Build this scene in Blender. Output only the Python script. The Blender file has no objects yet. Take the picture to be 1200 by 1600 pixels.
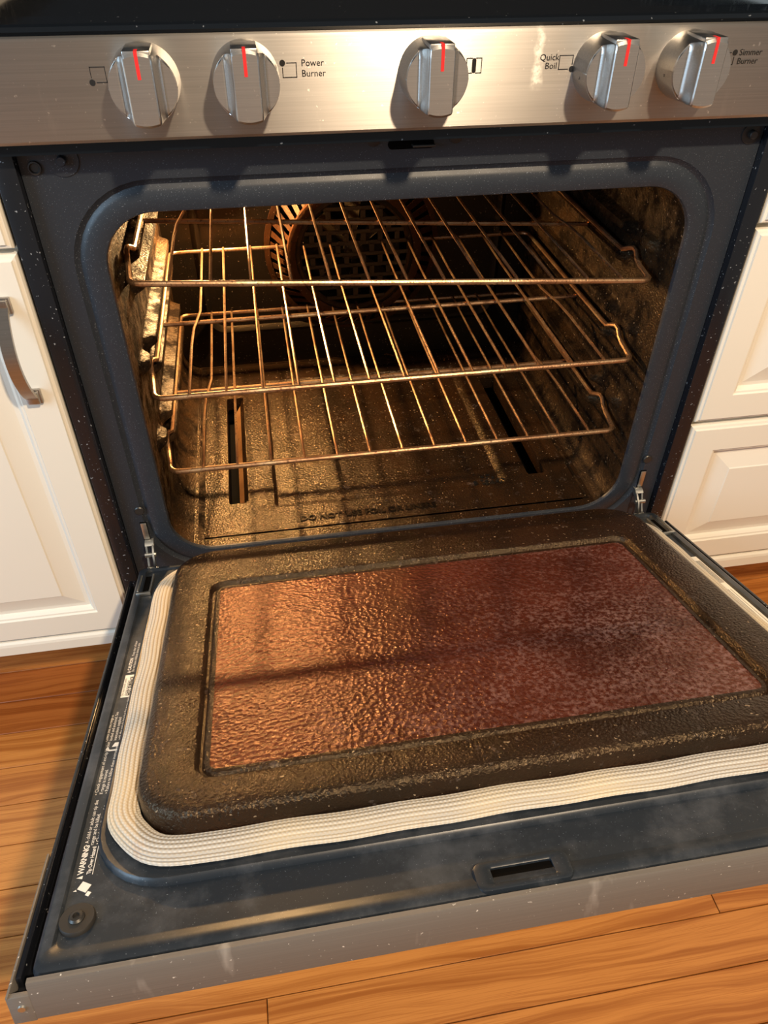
import bpy, bmesh, math, random
from mathutils import Vector, Matrix
random.seed(7)
C = bpy.context.scene.collection
SC = bpy.context.scene
PI = math.pi

# ------------------------------------------------------------------ camera
cam_d = bpy.data.cameras.new('camera')
cam = bpy.data.objects.new('camera', cam_d)
C.objects.link(cam)
SC.camera = cam
yaw, pit, rol = 0.1739, 0.7105, 0.0082
fw = Vector((math.sin(yaw)*math.cos(pit), math.cos(yaw)*math.cos(pit), -math.sin(pit)))
rt = Vector((math.cos(yaw), -math.sin(yaw), 0))
up = rt.cross(fw)
r2 = rt*math.cos(rol) + up*math.sin(rol)
u2 = -rt*math.sin(rol) + up*math.cos(rol)
M = Matrix((r2, u2, -fw)).transposed().to_4x4()
M.translation = Vector((-0.1601, -0.756, 0.6917))
cam.matrix_world = M
cam_d.sensor_fit = 'VERTICAL'
cam_d.sensor_height = 36.0
cam_d.lens = 36.0*1174.9/1600
cam_d.clip_start = 0.02

# ------------------------------------------------------------------ world, lights, exposure
w = bpy.data.worlds.new('world'); SC.world = w; w.use_nodes = True
bg = w.node_tree.nodes['Background']
bg.inputs[0].default_value = (1.0, 0.90, 0.79, 1); bg.inputs[1].default_value = 0.26

def lamp(name, kind, loc, target, energy, color, **kw):
    d = bpy.data.lights.new(name, kind); d.energy = energy; d.color = color
    for k, v in kw.items(): setattr(d, k, v)
    o = bpy.data.objects.new(name, d); C.objects.link(o); o.location = loc
    o.rotation_euler = (Vector(target)-Vector(loc)).to_track_quat('-Z', 'Y').to_euler()
    return o
# warm ceiling lamp of the kitchen, in front and to the right of the range
lamp('ceiling_lamp', 'SPOT', (0.32, -1.25, 1.68), (0.0, -0.15, 0.1), 155, (1.0, 0.77, 0.52),
     shadow_soft_size=0.045, spot_size=2.4, spot_blend=0.5)
# cool daylight from a window on the left of the kitchen
lamp('window_daylight', 'AREA', (-2.1, -1.15, 1.15), (0.0, 0.0, 0.2), 38, (0.50, 0.75, 1.0),
     shape='RECTANGLE', size=1.1, size_y=1.2)
SC.view_settings.view_transform = 'Standard'
SC.view_settings.look = 'None'
SC.view_settings.exposure = 0.08
SC.view_settings.gamma = 1.0
SC.view_settings.use_curve_mapping = False

# ------------------------------------------------------------------ material helpers
class NT:
    def __init__(s, name):
        s.m = bpy.data.materials.new(name); s.m.use_nodes = True
        s.t = s.m.node_tree; s.b = s.t.nodes['Principled BSDF']
        s.co = s.t.nodes.new('ShaderNodeTexCoord')
    def n(s, kind, **kw):
        x = s.t.nodes.new(kind)
        for k, v in kw.items():
            if k.startswith('i_'):
                x.inputs[k[2:].replace('_', ' ')].default_value = v
            else: setattr(x, k, v)
        return x
    def l(s, a, b): s.t.links.new(a, b)
    def map(s, scale=(1, 1, 1), src='Object', loc=None):
        x = s.n('ShaderNodeMapping'); x.inputs['Scale'].default_value = scale
        s.l(s.co.outputs[src], x.inputs['Vector'])
        return x.outputs[0]
    def noise(s, vec, scale, detail=4, rough=0.55, out='Fac'):
        x = s.n('ShaderNodeTexNoise'); x.inputs['Scale'].default_value = scale
        x.inputs['Detail'].default_value = detail; x.inputs['Roughness'].default_value = rough
        s.l(vec, x.inputs['Vector']); return x.outputs[out]
    def vor(s, vec, scale, feature='F1', out='Distance', rnd=1.0):
        x = s.n('ShaderNodeTexVoronoi', feature=feature); x.inputs['Scale'].default_value = scale
        x.inputs['Randomness'].default_value = rnd
        s.l(vec, x.inputs['Vector']); return x.outputs[out]
    def ramp(s, fac, stops, interp='LINEAR'):
        x = s.n('ShaderNodeValToRGB'); r = x.color_ramp; r.interpolation = interp
        while len(r.elements) < len(stops): r.elements.new(0.5)
        for e, (p, c) in zip(r.elements, stops):
            e.position = p
            e.color = (c, c, c, 1) if isinstance(c, (int, float)) else (*c, 1)
        s.l(fac, x.inputs['Fac']); return x.outputs['Color']
    def mix(s, fac, a, b, mode='MIX'):
        x = s.n('ShaderNodeMix', data_type='RGBA', blend_type=mode)
        for v, i in ((fac, 0), (a, 6), (b, 7)):
            if isinstance(v, bpy.types.NodeSocket): s.l(v, x.inputs[i])
            elif i == 0: x.inputs[0].default_value = v
            else: x.inputs[i].default_value = (*v, 1)
        return x.outputs[2]
    def math(s, op, a, b=None, c=None):
        x = s.n('ShaderNodeMath', operation=op)
        for i, v in enumerate((a, b, c)):
            if v is None: continue
            if isinstance(v, bpy.types.NodeSocket): s.l(v, x.inputs[i])
            else: x.inputs[i].default_value = v
        return x.outputs[0]
    def bump(s, h, strength=0.3, dist=0.001, prev=None):
        x = s.n('ShaderNodeBump'); x.inputs['Strength'].default_value = strength
        x.inputs['Distance'].default_value = dist; s.l(h, x.inputs['Height'])
        if prev is not None: s.l(prev, x.inputs['Normal'])
        return x.outputs[0]
    def set(s, **kw):
        names = dict(base='Base Color', rough='Roughness', metal='Metallic', spec='Specular IOR Level', coat='Coat Weight',
                     coat_rough='Coat Roughness', normal='Normal', aniso='Anisotropic', aniso_rot='Anisotropic Rotation',
                     emit='Emission Color', emit_s='Emission Strength', trans='Transmission Weight', ior='IOR', alpha='Alpha', tangent='Tangent')
        for k, v in kw.items():
            i = s.b.inputs[names[k]]
            if isinstance(v, bpy.types.NodeSocket): s.l(v, i)
            elif isinstance(v, tuple) and len(v) == 3: i.default_value = (*v, 1)
            else: i.default_value = v
        return s.m

def simple(name, base, rough=0.5, metal=0.0, **kw):
    return NT(name).set(base=base, rough=rough, metal=metal, **kw)

def m_stainless(name='brushed_stainless', base=(0.53, 0.505, 0.475), rough=0.46, metal=1.0, aniso=0.9, drip=False):
    t = NT(name)
    v = t.map((6, 400, 900))
    g = t.noise(v, 1.0, 3, 0.6)
    v2 = t.map((9, 9, 9)); g2 = t.noise(v2, 1.0, 3)
    tg = t.n('ShaderNodeCombineXYZ'); tg.inputs[2].default_value = 1.0    # across the horizontal brushing
    sp = t.noise(t.map((1, 1, 1)), 260, 2, 0.6)
    spots = t.ramp(sp, [(0.70, 0.0), (0.76, 1.0)])
    smear = t.ramp(t.noise(t.map((30, 30, 9)), 1.0, 4, 0.6), [(0.62, 0.0), (0.80, 0.5)])
    col = t.mix(t.ramp(g, [(0.3, 0.0), (0.7, 1.0)]), tuple(c*0.86 for c in base), base)
    col = t.mix(spots, col, (0.80, 0.77, 0.72))
    col = t.mix(smear, col, (0.72, 0.69, 0.64))
    if drip:
        # dried drip running down the panel
        sep = t.n('ShaderNodeSeparateXYZ'); t.l(t.map((1, 1, 1)), sep.inputs[0])
        wob = t.math('MULTIPLY', t.math('SUBTRACT', t.noise(t.map((1, 1, 60)), 1.0, 3), 0.5), 0.010)
        dx = t.math('ABSOLUTE', t.math('SUBTRACT', t.math('ADD', sep.outputs['X'], wob), 0.0995))
        wz = t.math('MULTIPLY', t.math('SUBTRACT', 0.5900, sep.outputs['Z']), 0.06)
        core = t.ramp(t.math('SUBTRACT', dx, wz), [(0.0, 1.0), (0.0022, 0.0)])
        zc = t.ramp(sep.outputs['Z'], [(0.541, 0.0), (0.547, 1.0)])
        br = t.ramp(t.noise(t.map((220, 220, 220)), 1.0, 3), [(0.40, 0.25), (0.58, 1.0)])
        dm = t.math('MULTIPLY', t.math('MULTIPLY', core, zc), br)
        col = t.mix(t.math('MULTIPLY', dm, 0.85), col, (0.97, 0.93, 0.80)); metal = t.math('SUBTRACT', 1.0, t.math('MULTIPLY', dm, 0.7))
    r = t.math('ADD', t.math('MULTIPLY', g2, 0.12), rough-0.06)
    return t.set(base=col, metal=metal, rough=r, aniso=aniso, normal=t.bump(g, 0.10, 0.0004), tangent=tg.outputs[0])

def m_enamel(name, base, rough, speck=(0.5, 0.55, 0.62), amount=0.70, bump=0.04, spec=0.5, scale=900, haze_amt=0.0):
    t = NT(name)
    v = t.map()
    s1 = t.ramp(t.noise(v, scale, 1, 0.5), [(amount, 0.0), (amount+0.06, 1.0)])
    big = t.noise(v, 7, 3)
    col = t.mix(t.math('MULTIPLY', big, 0.6), base, tuple(c*1.35 for c in base))
    col = t.mix(t.math('MULTIPLY', s1, 0.30), col, speck)
    r = t.math('ADD', t.math('MULTIPLY', t.noise(v, 18, 4), 0.18), rough-0.09)
    haze = t.ramp(t.noise(v, 16, 6, 0.7), [(0.48, 0.0), (0.70, 1.0)])
    col = t.mix(t.math('MULTIPLY', haze, haze_amt), col, (0.16, 0.17, 0.19))
    return t.set(base=col, rough=r, spec=spec, normal=t.bump(t.noise(v, 700, 2), bump, 0.0006))

def m_grease(name, base=(0.030, 0.019, 0.011), tint=(0.085, 0.045, 0.018), rough=0.30, bump=0.5, scale=420, crust=0.0, spec=0.6, patch=0.0):
    """porcelain baked over with grease: dark brown film, fine wet looking blisters"""
    t = NT(name)
    v = t.map()
    big = t.ramp(t.noise(v, 9, 5, 0.6), [(0.38, 0.0), (0.66, 1.0)])
    col = t.mix(big, base, tint)
    fine = t.noise(v, scale, 3, 0.6)
    blister = t.vor(v, scale*0.8)
    h = t.math('ADD', fine, t.math('MULTIPLY', blister, 0.6))
    if patch:
        pt = t.ramp(t.noise(v, 26, 6, 0.7), [(0.42, 0.0), (0.58, patch)])
        col = t.mix(pt, col, (0.006, 0.004, 0.003))
    if crust:
        cr = t.ramp(t.noise(v, 60, 6, 0.75), [(0.60, 0.0), (0.72, crust)])
        col = t.mix(cr, col, (0.34, 0.28, 0.25))
    spots = t.ramp(t.noise(v, 210, 2, 0.5), [(0.66, 0.0), (0.70, 1.0)])
    col = t.mix(spots, col, (0.010, 0.007, 0.005))
    fleck = t.ramp(t.noise(v, 330, 1, 0.4), [(0.735, 0.0), (0.765, 1.0)])  # pale flecks for crumbs and droplets, also put sparkle into the colour
    col = t.mix(t.math('MULTIPLY', fleck, 0.8), col, (0.30, 0.22, 0.14))
    r = t.math('ADD', t.math('MULTIPLY', t.noise(v, 30, 4), 0.18), rough-0.09)
    sp = spec
    if patch:
        r = t.math('ADD', r, t.math('MULTIPLY', pt, 0.45)); sp = t.math('SUBTRACT', spec, t.math('MULTIPLY', pt, spec*0.9))
    t.b.inputs['Specular Tint'].default_value = (1.0, 0.75, 0.47, 1)   # brown grease film
    return t.set(base=col, rough=r, spec=sp, normal=t.bump(h, bump, 0.0012))

def m_glass_window(name):
    """inner door glass seen through baked red-brown grease with pale crusted droplets"""
    t = NT(name)
    v = t.map()
    big = t.noise(v, 5, 5, 0.6)
    col = t.mix(t.ramp(big, [(0.35, 0.0), (0.7, 1.0)]), (0.028, 0.006, 0.004), (0.085, 0.019, 0.011))
    # crust grows thicker to the right and front of the pane
    sep = t.n('ShaderNodeSeparateXYZ'); t.l(v, sep.inputs[0])
    grad = t.math('ADD', t.math('MULTIPLY', sep.outputs['X'], 0.9), t.math('MULTIPLY', sep.outputs['Y'], -0.7))
    grad = t.ramp(t.math('ADD', grad, t.math('MULTIPLY', t.noise(v, 8, 3), 0.35)), [(0.26, 0.0), (0.64, 1.0)])
    cells = t.ramp(t.noise(v, 210, 5, 0.75), [(0.47, 0.0), (0.60, 1.0)])
    patch = t.ramp(t.noise(v, 20, 4, 0.65), [(0.36, 0.25), (0.58, 1.0)])
    crust = t.math('MULTIPLY', t.math('MULTIPLY', cells, grad), patch)
    col = t.mix(t.math('MULTIPLY', crust, 0.52), col, (0.30, 0.195, 0.185))
    white = t.ramp(t.noise(v, 34, 6, 0.8), [(0.70, 0.0), (0.76, 0.55)])
    col = t.mix(white, col, (0.55, 0.48, 0.45))
    h1 = t.noise(v, 300, 4, 0.7)
    h2 = t.vor(v, 230, 'F1')
    wrinkle = t.math('ADD', t.math('MULTIPLY', h1, 0.7), t.math('MULTIPLY', h2, 0.9))
    r = t.math('ADD', t.math('MULTIPLY', crust, 0.22), 0.22)
    t.b.inputs['Specular Tint'].default_value = (1.0, 0.42, 0.18, 1)   # iridescent brown bake-on film
    return t.set(base=col, rough=r, spec=0.85, normal=t.bump(wrinkle, 0.78, 0.0013))

def m_paint(name, base):
    t = NT(name)
    v = t.map()
    col = t.mix(t.math('MULTIPLY', t.noise(v, 6, 3), 0.25), base, tuple(c*0.93 for c in base))
    return t.set(base=col, rough=0.38, spec=0.45, normal=t.bump(t.noise(v, 160, 2), 0.03, 0.0006))

def m_oak(name):
    t = NT(name)
    oi = t.n('ShaderNodeObjectInfo')
    off = t.n('ShaderNodeCombineXYZ')
    t.l(t.math('MULTIPLY', oi.outputs['Random'], 37.0), off.inputs[0])
    t.l(t.math('MULTIPLY', oi.outputs['Random'], 11.0), off.inputs[1])
    add = t.n('ShaderNodeVectorMath', operation='ADD'); t.l(t.co.outputs['Object'], add.inputs[0]); t.l(off.outputs[0], add.inputs[1])
    def mp(sc):
        x = t.n('ShaderNodeMapping'); x.inputs['Scale'].default_value = sc; t.l(add.outputs[0], x.inputs['Vector']); return x.outputs[0]
    warp = t.noise(mp((2.2, 11, 11)), 1.0, 3, 0.5)
    wv = t.n('ShaderNodeVectorMath', operation='MULTIPLY_ADD')
    cb = t.n('ShaderNodeCombineXYZ'); t.l(warp, cb.inputs[1])
    t.l(cb.outputs[0], wv.inputs[0]); wv.inputs[1].default_value = (0, 0.055, 0); t.l(add.outputs[0], wv.inputs[2])
    mp2 = t.n('ShaderNodeMapping'); mp2.inputs['Scale'].default_value = (1.2, 95, 95); t.l(wv.outputs[0], mp2.inputs['Vector'])
    grain = t.noise(mp2.outputs[0], 1.0, 5, 0.65)
    fine = t.noise(mp((10, 900, 900)), 1.0, 2, 0.5)
    sepc = t.n('ShaderNodeSeparateColor'); t.l(oi.outputs['Color'], sepc.inputs[0])
    tone = t.ramp(sepc.outputs[0], [(0.0, (0.34, 0.100, 0.020)), (0.35, (0.54, 0.205, 0.043)), (0.7, (0.60, 0.250, 0.058)), (1.0, (0.48, 0.17, 0.034))])
    dark = t.mix(1.0, tone, (0.62, 0.50, 0.38), 'MULTIPLY')
    col = t.mix(t.ramp(grain, [(0.40, 1.0), (0.56, 0.0)]), tone, dark)
    col = t.mix(t.math('MULTIPLY', t.ramp(fine, [(0.36, 1.0), (0.48, 0.0)]), 0.45), col, dark)
    return t.set(base=col, rough=0.36, spec=0.45, coat=0.25, coat_rough=0.25, normal=t.bump(fine, 0.06, 0.0005))

def m_weave(name):
    t = NT(name)
    uv = t.map((1, 1, 1), 'UV')
    sep = t.n('ShaderNodeSeparateXYZ'); t.l(uv, sep.inputs[0])
    a = t.math('SINE', t.math('MULTIPLY', sep.outputs['X'], 2*PI/0.0034))
    b = t.math('SINE', t.math('MULTIPLY', sep.outputs['Y'], 2*PI*18))
    weave = t.math('ADD', t.math('MULTIPLY', t.math('MULTIPLY', a, b), 0.25), 0.5)
    dirt = t.ramp(t.noise(t.map(), 26, 4, 0.6), [(0.62, 0.0), (0.74, 0.75)])
    stripe = t.ramp(t.math('ADD', t.math('MULTIPLY', t.math('COSINE', t.math('MULTIPLY', sep.outputs['Y'], 2*PI*18)), 0.5), 0.5), [(0.05, 0.0), (0.45, 1.0)])
    col = t.mix(weave, (0.44, 0.405, 0.35), (0.66, 0.63, 0.58))
    col = t.mix(stripe, (0.30, 0.25, 0.19), col)
    yel = t.ramp(t.noise(t.map(), 7, 2), [(0.42, 0.0), (0.65, 0.5)])
    col = t.mix(yel, col, (0.70, 0.56, 0.34))
    col = t.mix(t.math('MULTIPLY', dirt, 0.6), col, (0.42, 0.25, 0.15))
    return t.set(base=col, rough=0.75, normal=t.bump(weave, 0.6, 0.001))

def m_rack(name):
    t = NT(name)
    v = t.map()
    n1 = t.noise(v, 14, 4, 0.6)
    col = t.ramp(n1, [(0.35, (0.30, 0.15, 0.08)), (0.5, (0.48, 0.28, 0.15)), (0.68, (0.62, 0.46, 0.28))])
    soot = t.ramp(t.noise(v, 300, 3, 0.6), [(0.56, 0.0), (0.66, 0.8)])
    col = t.mix(soot, col, (0.10, 0.05, 0.03))
    return t.set(base=col, metal=0.9, rough=0.36, normal=t.bump(t.noise(v, 500, 2), 0.35, 0.0006))

STEEL = m_stainless(drip=True)
STEEL_KNOB = m_stainless('knob_steel', (0.68, 0.66, 0.63), 0.30, aniso=0.4)
STEEL_DOOR = m_stainless('door_steel', (0.22, 0.20, 0.18), 0.58, 0.5, 0.3)
FACE = m_enamel('charcoal_enamel', (0.015, 0.020, 0.028), 0.46, amount=0.68)
SKIN = m_enamel('door_enamel', (0.012, 0.017, 0.024), 0.38, amount=0.73, haze_amt=0.28)
BLACK = m_enamel('black_side_enamel', (0.006, 0.007, 0.010), 0.22, speck=(0.8, 0.85, 0.9), amount=0.71, scale=330)
COOK = m_enamel('cooktop_black', (0.003, 0.005, 0.008), 0.10, speck=(0.6, 0.65, 0.7), amount=0.75, scale=260, bump=0.0, spec=0.35)
CAV = m_grease('cavity_greasy_enamel', (0.012, 0.007, 0.004), (0.050, 0.026, 0.011), 0.30, 0.85, 400, patch=0.95, spec=0.24)
CAVB = m_grease('cavity_back_enamel', (0.007, 0.006, 0.005), (0.014, 0.009, 0.005), 0.46, 0.25, 400, spec=0.35)
FLOORPAN = m_grease('oven_bottom_enamel', (0.012, 0.007, 0.004), (0.026, 0.012, 0.005), 0.22, 0.85, 400, crust=0.2, spec=0.52)
LINER = m_grease('liner_greasy_enamel', (0.010, 0.006, 0.004), (0.024, 0.011, 0.006), 0.22, 0.9, 430, crust=0.2, spec=0.5)
GROOVE = m_grease('liner_groove_enamel', (0.014, 0.010, 0.008), (0.03, 0.02, 0.013), 0.3, 0.5, 380)
GLASS = m_glass_window('greasy_door_glass')
WEAVE = m_weave('woven_fibreglass')
RACK = m_rack('heat_tinted_steel')
PAINT = m_paint('cream_white_paint', (0.82, 0.775, 0.675))
OAK = m_oak('oak_plank')
ZINC = simple('zinc_plate', (0.62, 0.61, 0.56), 0.34, 1.0)
NICKEL = m_stainless('brushed_nickel', (0.48, 0.45, 0.42), 0.30)
RED = simple('red_indicator', (0.80, 0.025, 0.025), 0.45)
INK = simple('black_ink', (0.008, 0.008, 0.008), 0.5)
WHITE_INK = simple('white_print', (0.78, 0.76, 0.72), 0.6)
GREY_INK = simple('grey_print', (0.22, 0.19, 0.17), 0.6)
STICKER = simple('white_sticker', (0.85, 0.82, 0.74), 0.5)
RUBBER = simple('black_rubber', (0.022, 0.020, 0.018), 0.55)
SCREW = simple('dark_screw', (0.06, 0.058, 0.055), 0.4, 0.7)
VOID = simple('dark_void', (0.003, 0.0025, 0.002), 0.9, spec=0.05)  # near-black, paints the shade inside holes, slots and gaps
FAN_COPPER = m_grease('fan_cover_enamel', (0.03, 0.012, 0.005), (0.075, 0.027, 0.009), 0.45, 0.35, 300, spec=0.2)
FAN_DARK = m_grease('fan_disc_enamel', (0.012, 0.010, 0.008), (0.026, 0.018, 0.010), 0.42, 0.3, 300)
FLANGE_BROWN = m_grease('brown_flange', (0.16, 0.075, 0.030), (0.30, 0.16, 0.07), 0.6, 0.4, 200, spec=0.2)  # brown flange face, coloured lighter so the slot wall reads lit
CHAR = simple('charred_residue', (0.006, 0.005, 0.004), 0.8, spec=0.1)
TEXT_DARK = m_grease('dark_embossing', (0.005, 0.003, 0.002), (0.008, 0.005, 0.003), 0.45, 0.3, 300, spec=0.15)  # letters darkened for grime and for the shadows of the embossing
COUNTER_DARK = m_enamel('dark_counter', (0.018, 0.017, 0.016), 0.25, speck=(0.3, 0.28, 0.25), amount=0.62, scale=160)  # for the added countertops, dark to cut bounce light
BULB = simple('oven_bulb', (1, 0.8, 0.5), 0.4, emit=(1.0, 0.60, 0.25), emit_s=30.0)
WALLP = simple('unseen_dark_wall', (0.010, 0.011, 0.013), 0.6, spec=0.1)  # unseen wall, made near-black to darken its reflection in the cooktop

# ------------------------------------------------------------------ mesh helpers
class MB:
    def __init__(s): s.v = []; s.f = []; s.uv = None
    def add(s, vs, fs):
        o = len(s.v); s.v += [tuple(v) for v in vs]; s.f += [tuple(i+o for i in f) for f in fs]
        return s
    def box(s, x0, x1, y0, y1, z0, z1, b=0.0):
        if b <= 0:
            return s.add([(x0,y0,z0),(x1,y0,z0),(x1,y1,z0),(x0,y1,z0),(x0,y0,z1),(x1,y0,z1),(x1,y1,z1),(x0,y1,z1)],
                         [(0,3,2,1),(4,5,6,7),(0,1,5,4),(1,2,6,5),(2,3,7,6),(3,0,4,7)])
        bm = bmesh.new(); bmesh.ops.create_cube(bm, size=1)
        for v in bm.verts:
            v.co = Vector(((x0+x1)/2+v.co.x*(x1-x0), (y0+y1)/2+v.co.y*(y1-y0), (z0+z1)/2+v.co.z*(z1-z0)))
        bmesh.ops.bevel(bm, geom=list(bm.edges), offset=b, segments=2, affect='EDGES', profile=0.5)
        bm.verts.index_update()
        s.add([v.co[:] for v in bm.verts], [[v.index for v in f.verts] for f in bm.faces]); bm.free()
        return s
    def tube(s, path, r, n=8, closed=False, caps=True):
        P = [Vector(p) for p in path]; m = len(P); rings = []
        nrm = None
        for i, p in enumerate(P):
            if closed: t = (P[(i+1) % m]-P[i-1]).normalized()
            else: t = (P[min(i+1, m-1)]-P[max(i-1, 0)]).normalized()
            if nrm is None:
                a = Vector((0, 0, 1)) if abs(t.z) < 0.9 else Vector((1, 0, 0))
                nrm = (a - t*a.dot(t)).normalized()
            else:
                nrm = (nrm - t*nrm.dot(t)).normalized()
            bn = t.cross(nrm); rr = r[i] if isinstance(r, (list, tuple)) else r
            rings.append([p+(nrm*math.cos(2*PI*k/n)+bn*math.sin(2*PI*k/n))*rr for k in range(n)])
        return s.loft(rings, closed_along=closed, cap0=caps and not closed, cap1=caps and not closed)
    def loft(s, rings, closed_along=False, cap0=False, cap1=False, closed=True):
        n = len(rings[0]); vs = [p for r in rings for p in r]; fs = []
        m = len(rings)
        for i in range(m if closed_along else m-1):
            a, b = i*n, ((i+1) % m)*n
            for k in range(n if closed else n-1):
                k2 = (k+1) % n
                fs.append((a+k, a+k2, b+k2, b+k))
        if cap0: fs.append(tuple(range(n-1, -1, -1)))
        if cap1: fs.append(tuple((m-1)*n+k for k in range(n)))
        return s.add(vs, fs)
    def lathe(s, prof, centre, axis='-y', n=32, cap=True):
        cx, cy, cz = centre; rings = []
        for r, d in prof:
            ring = []
            for k in range(n):
                a = 2*PI*k/n
                if axis == '-y': ring.append((cx+r*math.cos(a), cy-d, cz+r*math.sin(a)))
                elif axis == 'z': ring.append((cx+r*math.cos(a), cy+r*math.sin(a), cz+d))
            rings.append(ring)
        return s.loft(rings, cap0=False, cap1=cap)
    def grid(s, fn, us, vs_):
        n = len(vs_)
        pts = [fn(u, v) for u in us for v in vs_]
        fs = [(i*n+j, (i+1)*n+j, (i+1)*n+j+1, i*n+j+1) for i in range(len(us)-1) for j in range(n-1)]
        return s.add(pts, fs)
    def build(s, name, mat, parent=None, smooth=35, fixn=True):
        me = bpy.data.meshes.new(name); me.from_pydata(s.v, [], s.f); me.update()
        if fixn:
            bm = bmesh.new(); bm.from_mesh(me); bmesh.ops.recalc_face_normals(bm, faces=bm.faces); bm.to_mesh(me); bm.free()
        if smooth:
            for p in me.polygons: p.use_smooth = True
            me.set_sharp_from_angle(angle=math.radians(smooth))
        me.materials.append(mat)
        o = bpy.data.objects.new(name, me); C.objects.link(o)
        if parent is not None: o.parent = parent
        return o

def rrect(cx, cy, hx, hy, r, n=8):
    """rounded rectangle as list of 2-D points, same count for every radius"""
    out = []
    r = max(r, 1e-5)
    for sx, sy, a0 in ((1, 1, 0), (-1, 1, PI/2), (-1, -1, PI), (1, -1, 3*PI/2)):
        for k in range(n+1):
            a = a0 + PI/2*k/n
            out.append((cx+sx*(hx-r)+r*math.cos(a), cy+sy*(hy-r)+r*math.sin(a)))
    return out

def thing(name, label, cat, loc=(0, 0, 0), group=None):
    o = bpy.data.objects.new(name, None); C.objects.link(o); o.location = loc
    o['label'] = label; o['category'] = cat; o.empty_display_size = 0.05
    if group: o['group'] = group
    return o

def text(name, body, size, mat, parent, mtx, extrude=0.0, align='LEFT', space=1.0, bold=0.0, shear=0.0):
    cu = bpy.data.curves.new(name, 'FONT'); cu.body = body; cu.size = size; cu.extrude = extrude
    cu.align_x = align; cu.space_character = space; cu.offset = bold; cu.resolution_u = 2; cu.shear = shear
    tmp = bpy.data.objects.new(name+'_tmp', cu); C.objects.link(tmp)
    dg = bpy.context.evaluated_depsgraph_get()
    me = bpy.data.meshes.new_from_object(tmp.evaluated_get(dg))
    bpy.data.objects.remove(tmp); bpy.data.curves.remove(cu)
    me.materials.clear(); me.materials.append(mat); me.name = name
    o = bpy.data.objects.new(name, me); C.objects.link(o); o.parent = parent
    me.transform(mtx)
    return o

# ================================================================== SETTING: floor of oak planks, wall
FZ = -0.29
fb = MB().box(-1.6, 1.7, -2.4, 0.75, FZ-0.03, FZ-0.0125).build('floor', VOID, smooth=0)
fb['kind'] = 'structure'
PW = 0.0585
def plank(x0, x1, y1):
    g = 0.0005
    L, W = (x1-x0)-2*g, PW-2*g
    b = 0.0008
    m = MB()
    top = [(-L/2+b, -W/2+b, 0), (L/2-b, -W/2+b, 0), (L/2-b, W/2-b, 0), (-L/2+b, W/2-b, 0)]
    mid = [(-L/2, -W/2, -b), (L/2, -W/2, -b), (L/2, W/2, -b), (-L/2, W/2, -b)]
    bot = [(x, y, -0.012) for x, y, z in mid]
    m.loft([bot, mid, top], cap0=True, cap1=True)
    o = m.build('plank', OAK, fb, smooth=0)
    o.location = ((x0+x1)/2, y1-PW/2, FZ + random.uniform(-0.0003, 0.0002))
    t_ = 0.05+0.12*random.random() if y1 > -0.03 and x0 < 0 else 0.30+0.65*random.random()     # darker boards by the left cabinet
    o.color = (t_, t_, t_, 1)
rnd = random.Random(21)
for k in range(-3, 38):
    y1 = 0.0767 - PW*k
    if k == 9: cuts = [-1.5, -0.93, -0.2375, 0.62, 1.6]
    else:
        cuts = [-1.5]
        x = -1.5 + rnd.uniform(0.2, 0.9)
        while x < 1.45:
            cuts.append(x); x += rnd.uniform(0.7, 1.5)
        cuts.append(1.6)
    for a, b in zip(cuts[:-1], cuts[1:]): plank(a, b, y1)
wb = MB().box(-2.6, 2.6, 0.72, 0.75, FZ, 2.3).build('wall_back', WALLP, smooth=0); wb['kind'] = 'structure'

# ================================================================== THE RANGE
rg = thing('gas_range', 'stainless gas range with five knobs and its greasy oven standing wide open', 'range', (0, 0.3, FZ))
RM = Matrix.Translation((0, -0.3, -FZ))       # world -> local of the range root
def part(mb, name, mat, parent=None, **kw):
    if parent is None:
        o = mb.build(name, mat, rg, **kw); o.location = (0, -0.3, -FZ)
    else: o = mb.build(name, mat, parent, **kw)
    return o
def ptext(name, body, size, mat, mtx, **kw):
    return text(name, body, size, mat, panel, mtx, **kw)

# --- control panel
FY = -0.036
m = MB()
z0, z1 = 0.5105, 0.5885
prof = [(0.02, z0), (FY+0.003, z0), (FY, z0+0.003), (FY, z1-0.004), (FY+0.0012, z1-0.0012), (FY+0.004, z1), (0.02, z1)]
m.loft([[(x, y, z) for y, z in prof] for x in (-0.381, 0.381)], cap0=True, cap1=True)
panel = part(m, 'control_panel', STEEL, smooth=30)
R_TXT = Matrix.Rotation(PI/2, 4, 'X')         # text lying in XY -> standing in XZ facing -y
def at_panel(x, z): return Matrix.Translation((x, FY-0.0003, z)) @ R_TXT
def strip(name, pts, wdt, mat, parent, y, close=False):
    """flat printed line with thickness, drawn in the XZ plane"""
    m = MB(); P = pts + ([pts[0]] if close else [])
    for (xa, za), (xb, zb) in zip(P[:-1], P[1:]):
        d = Vector((xb-xa, zb-za)); L = d.length; d /= L; n = Vector((-d.y, d.x))*wdt/2; e = d*wdt/2
        q = [(xa-e.x+n.x, za-e.y+n.y), (xa-e.x-n.x, za-e.y-n.y), (xb+e.x-n.x, zb+e.y-n.y), (xb+e.x+n.x, zb+e.y+n.y)]
        m.loft([[(x, y, z) for x, z in q], [(x, y-0.0003, z) for x, z in q]], cap1=True)
    return m
def disc(m, x, z, r, y, ry=None, n=16):
    ry = ry or r
    m.loft([[(x+r*math.cos(2*PI*k/n), y, z+ry*math.sin(2*PI*k/n)) for k in range(n)],
            [(x+r*math.cos(2*PI*k/n), y-0.0003, z+ry*math.sin(2*PI*k/n)) for k in range(n)]], cap1=True)
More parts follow.
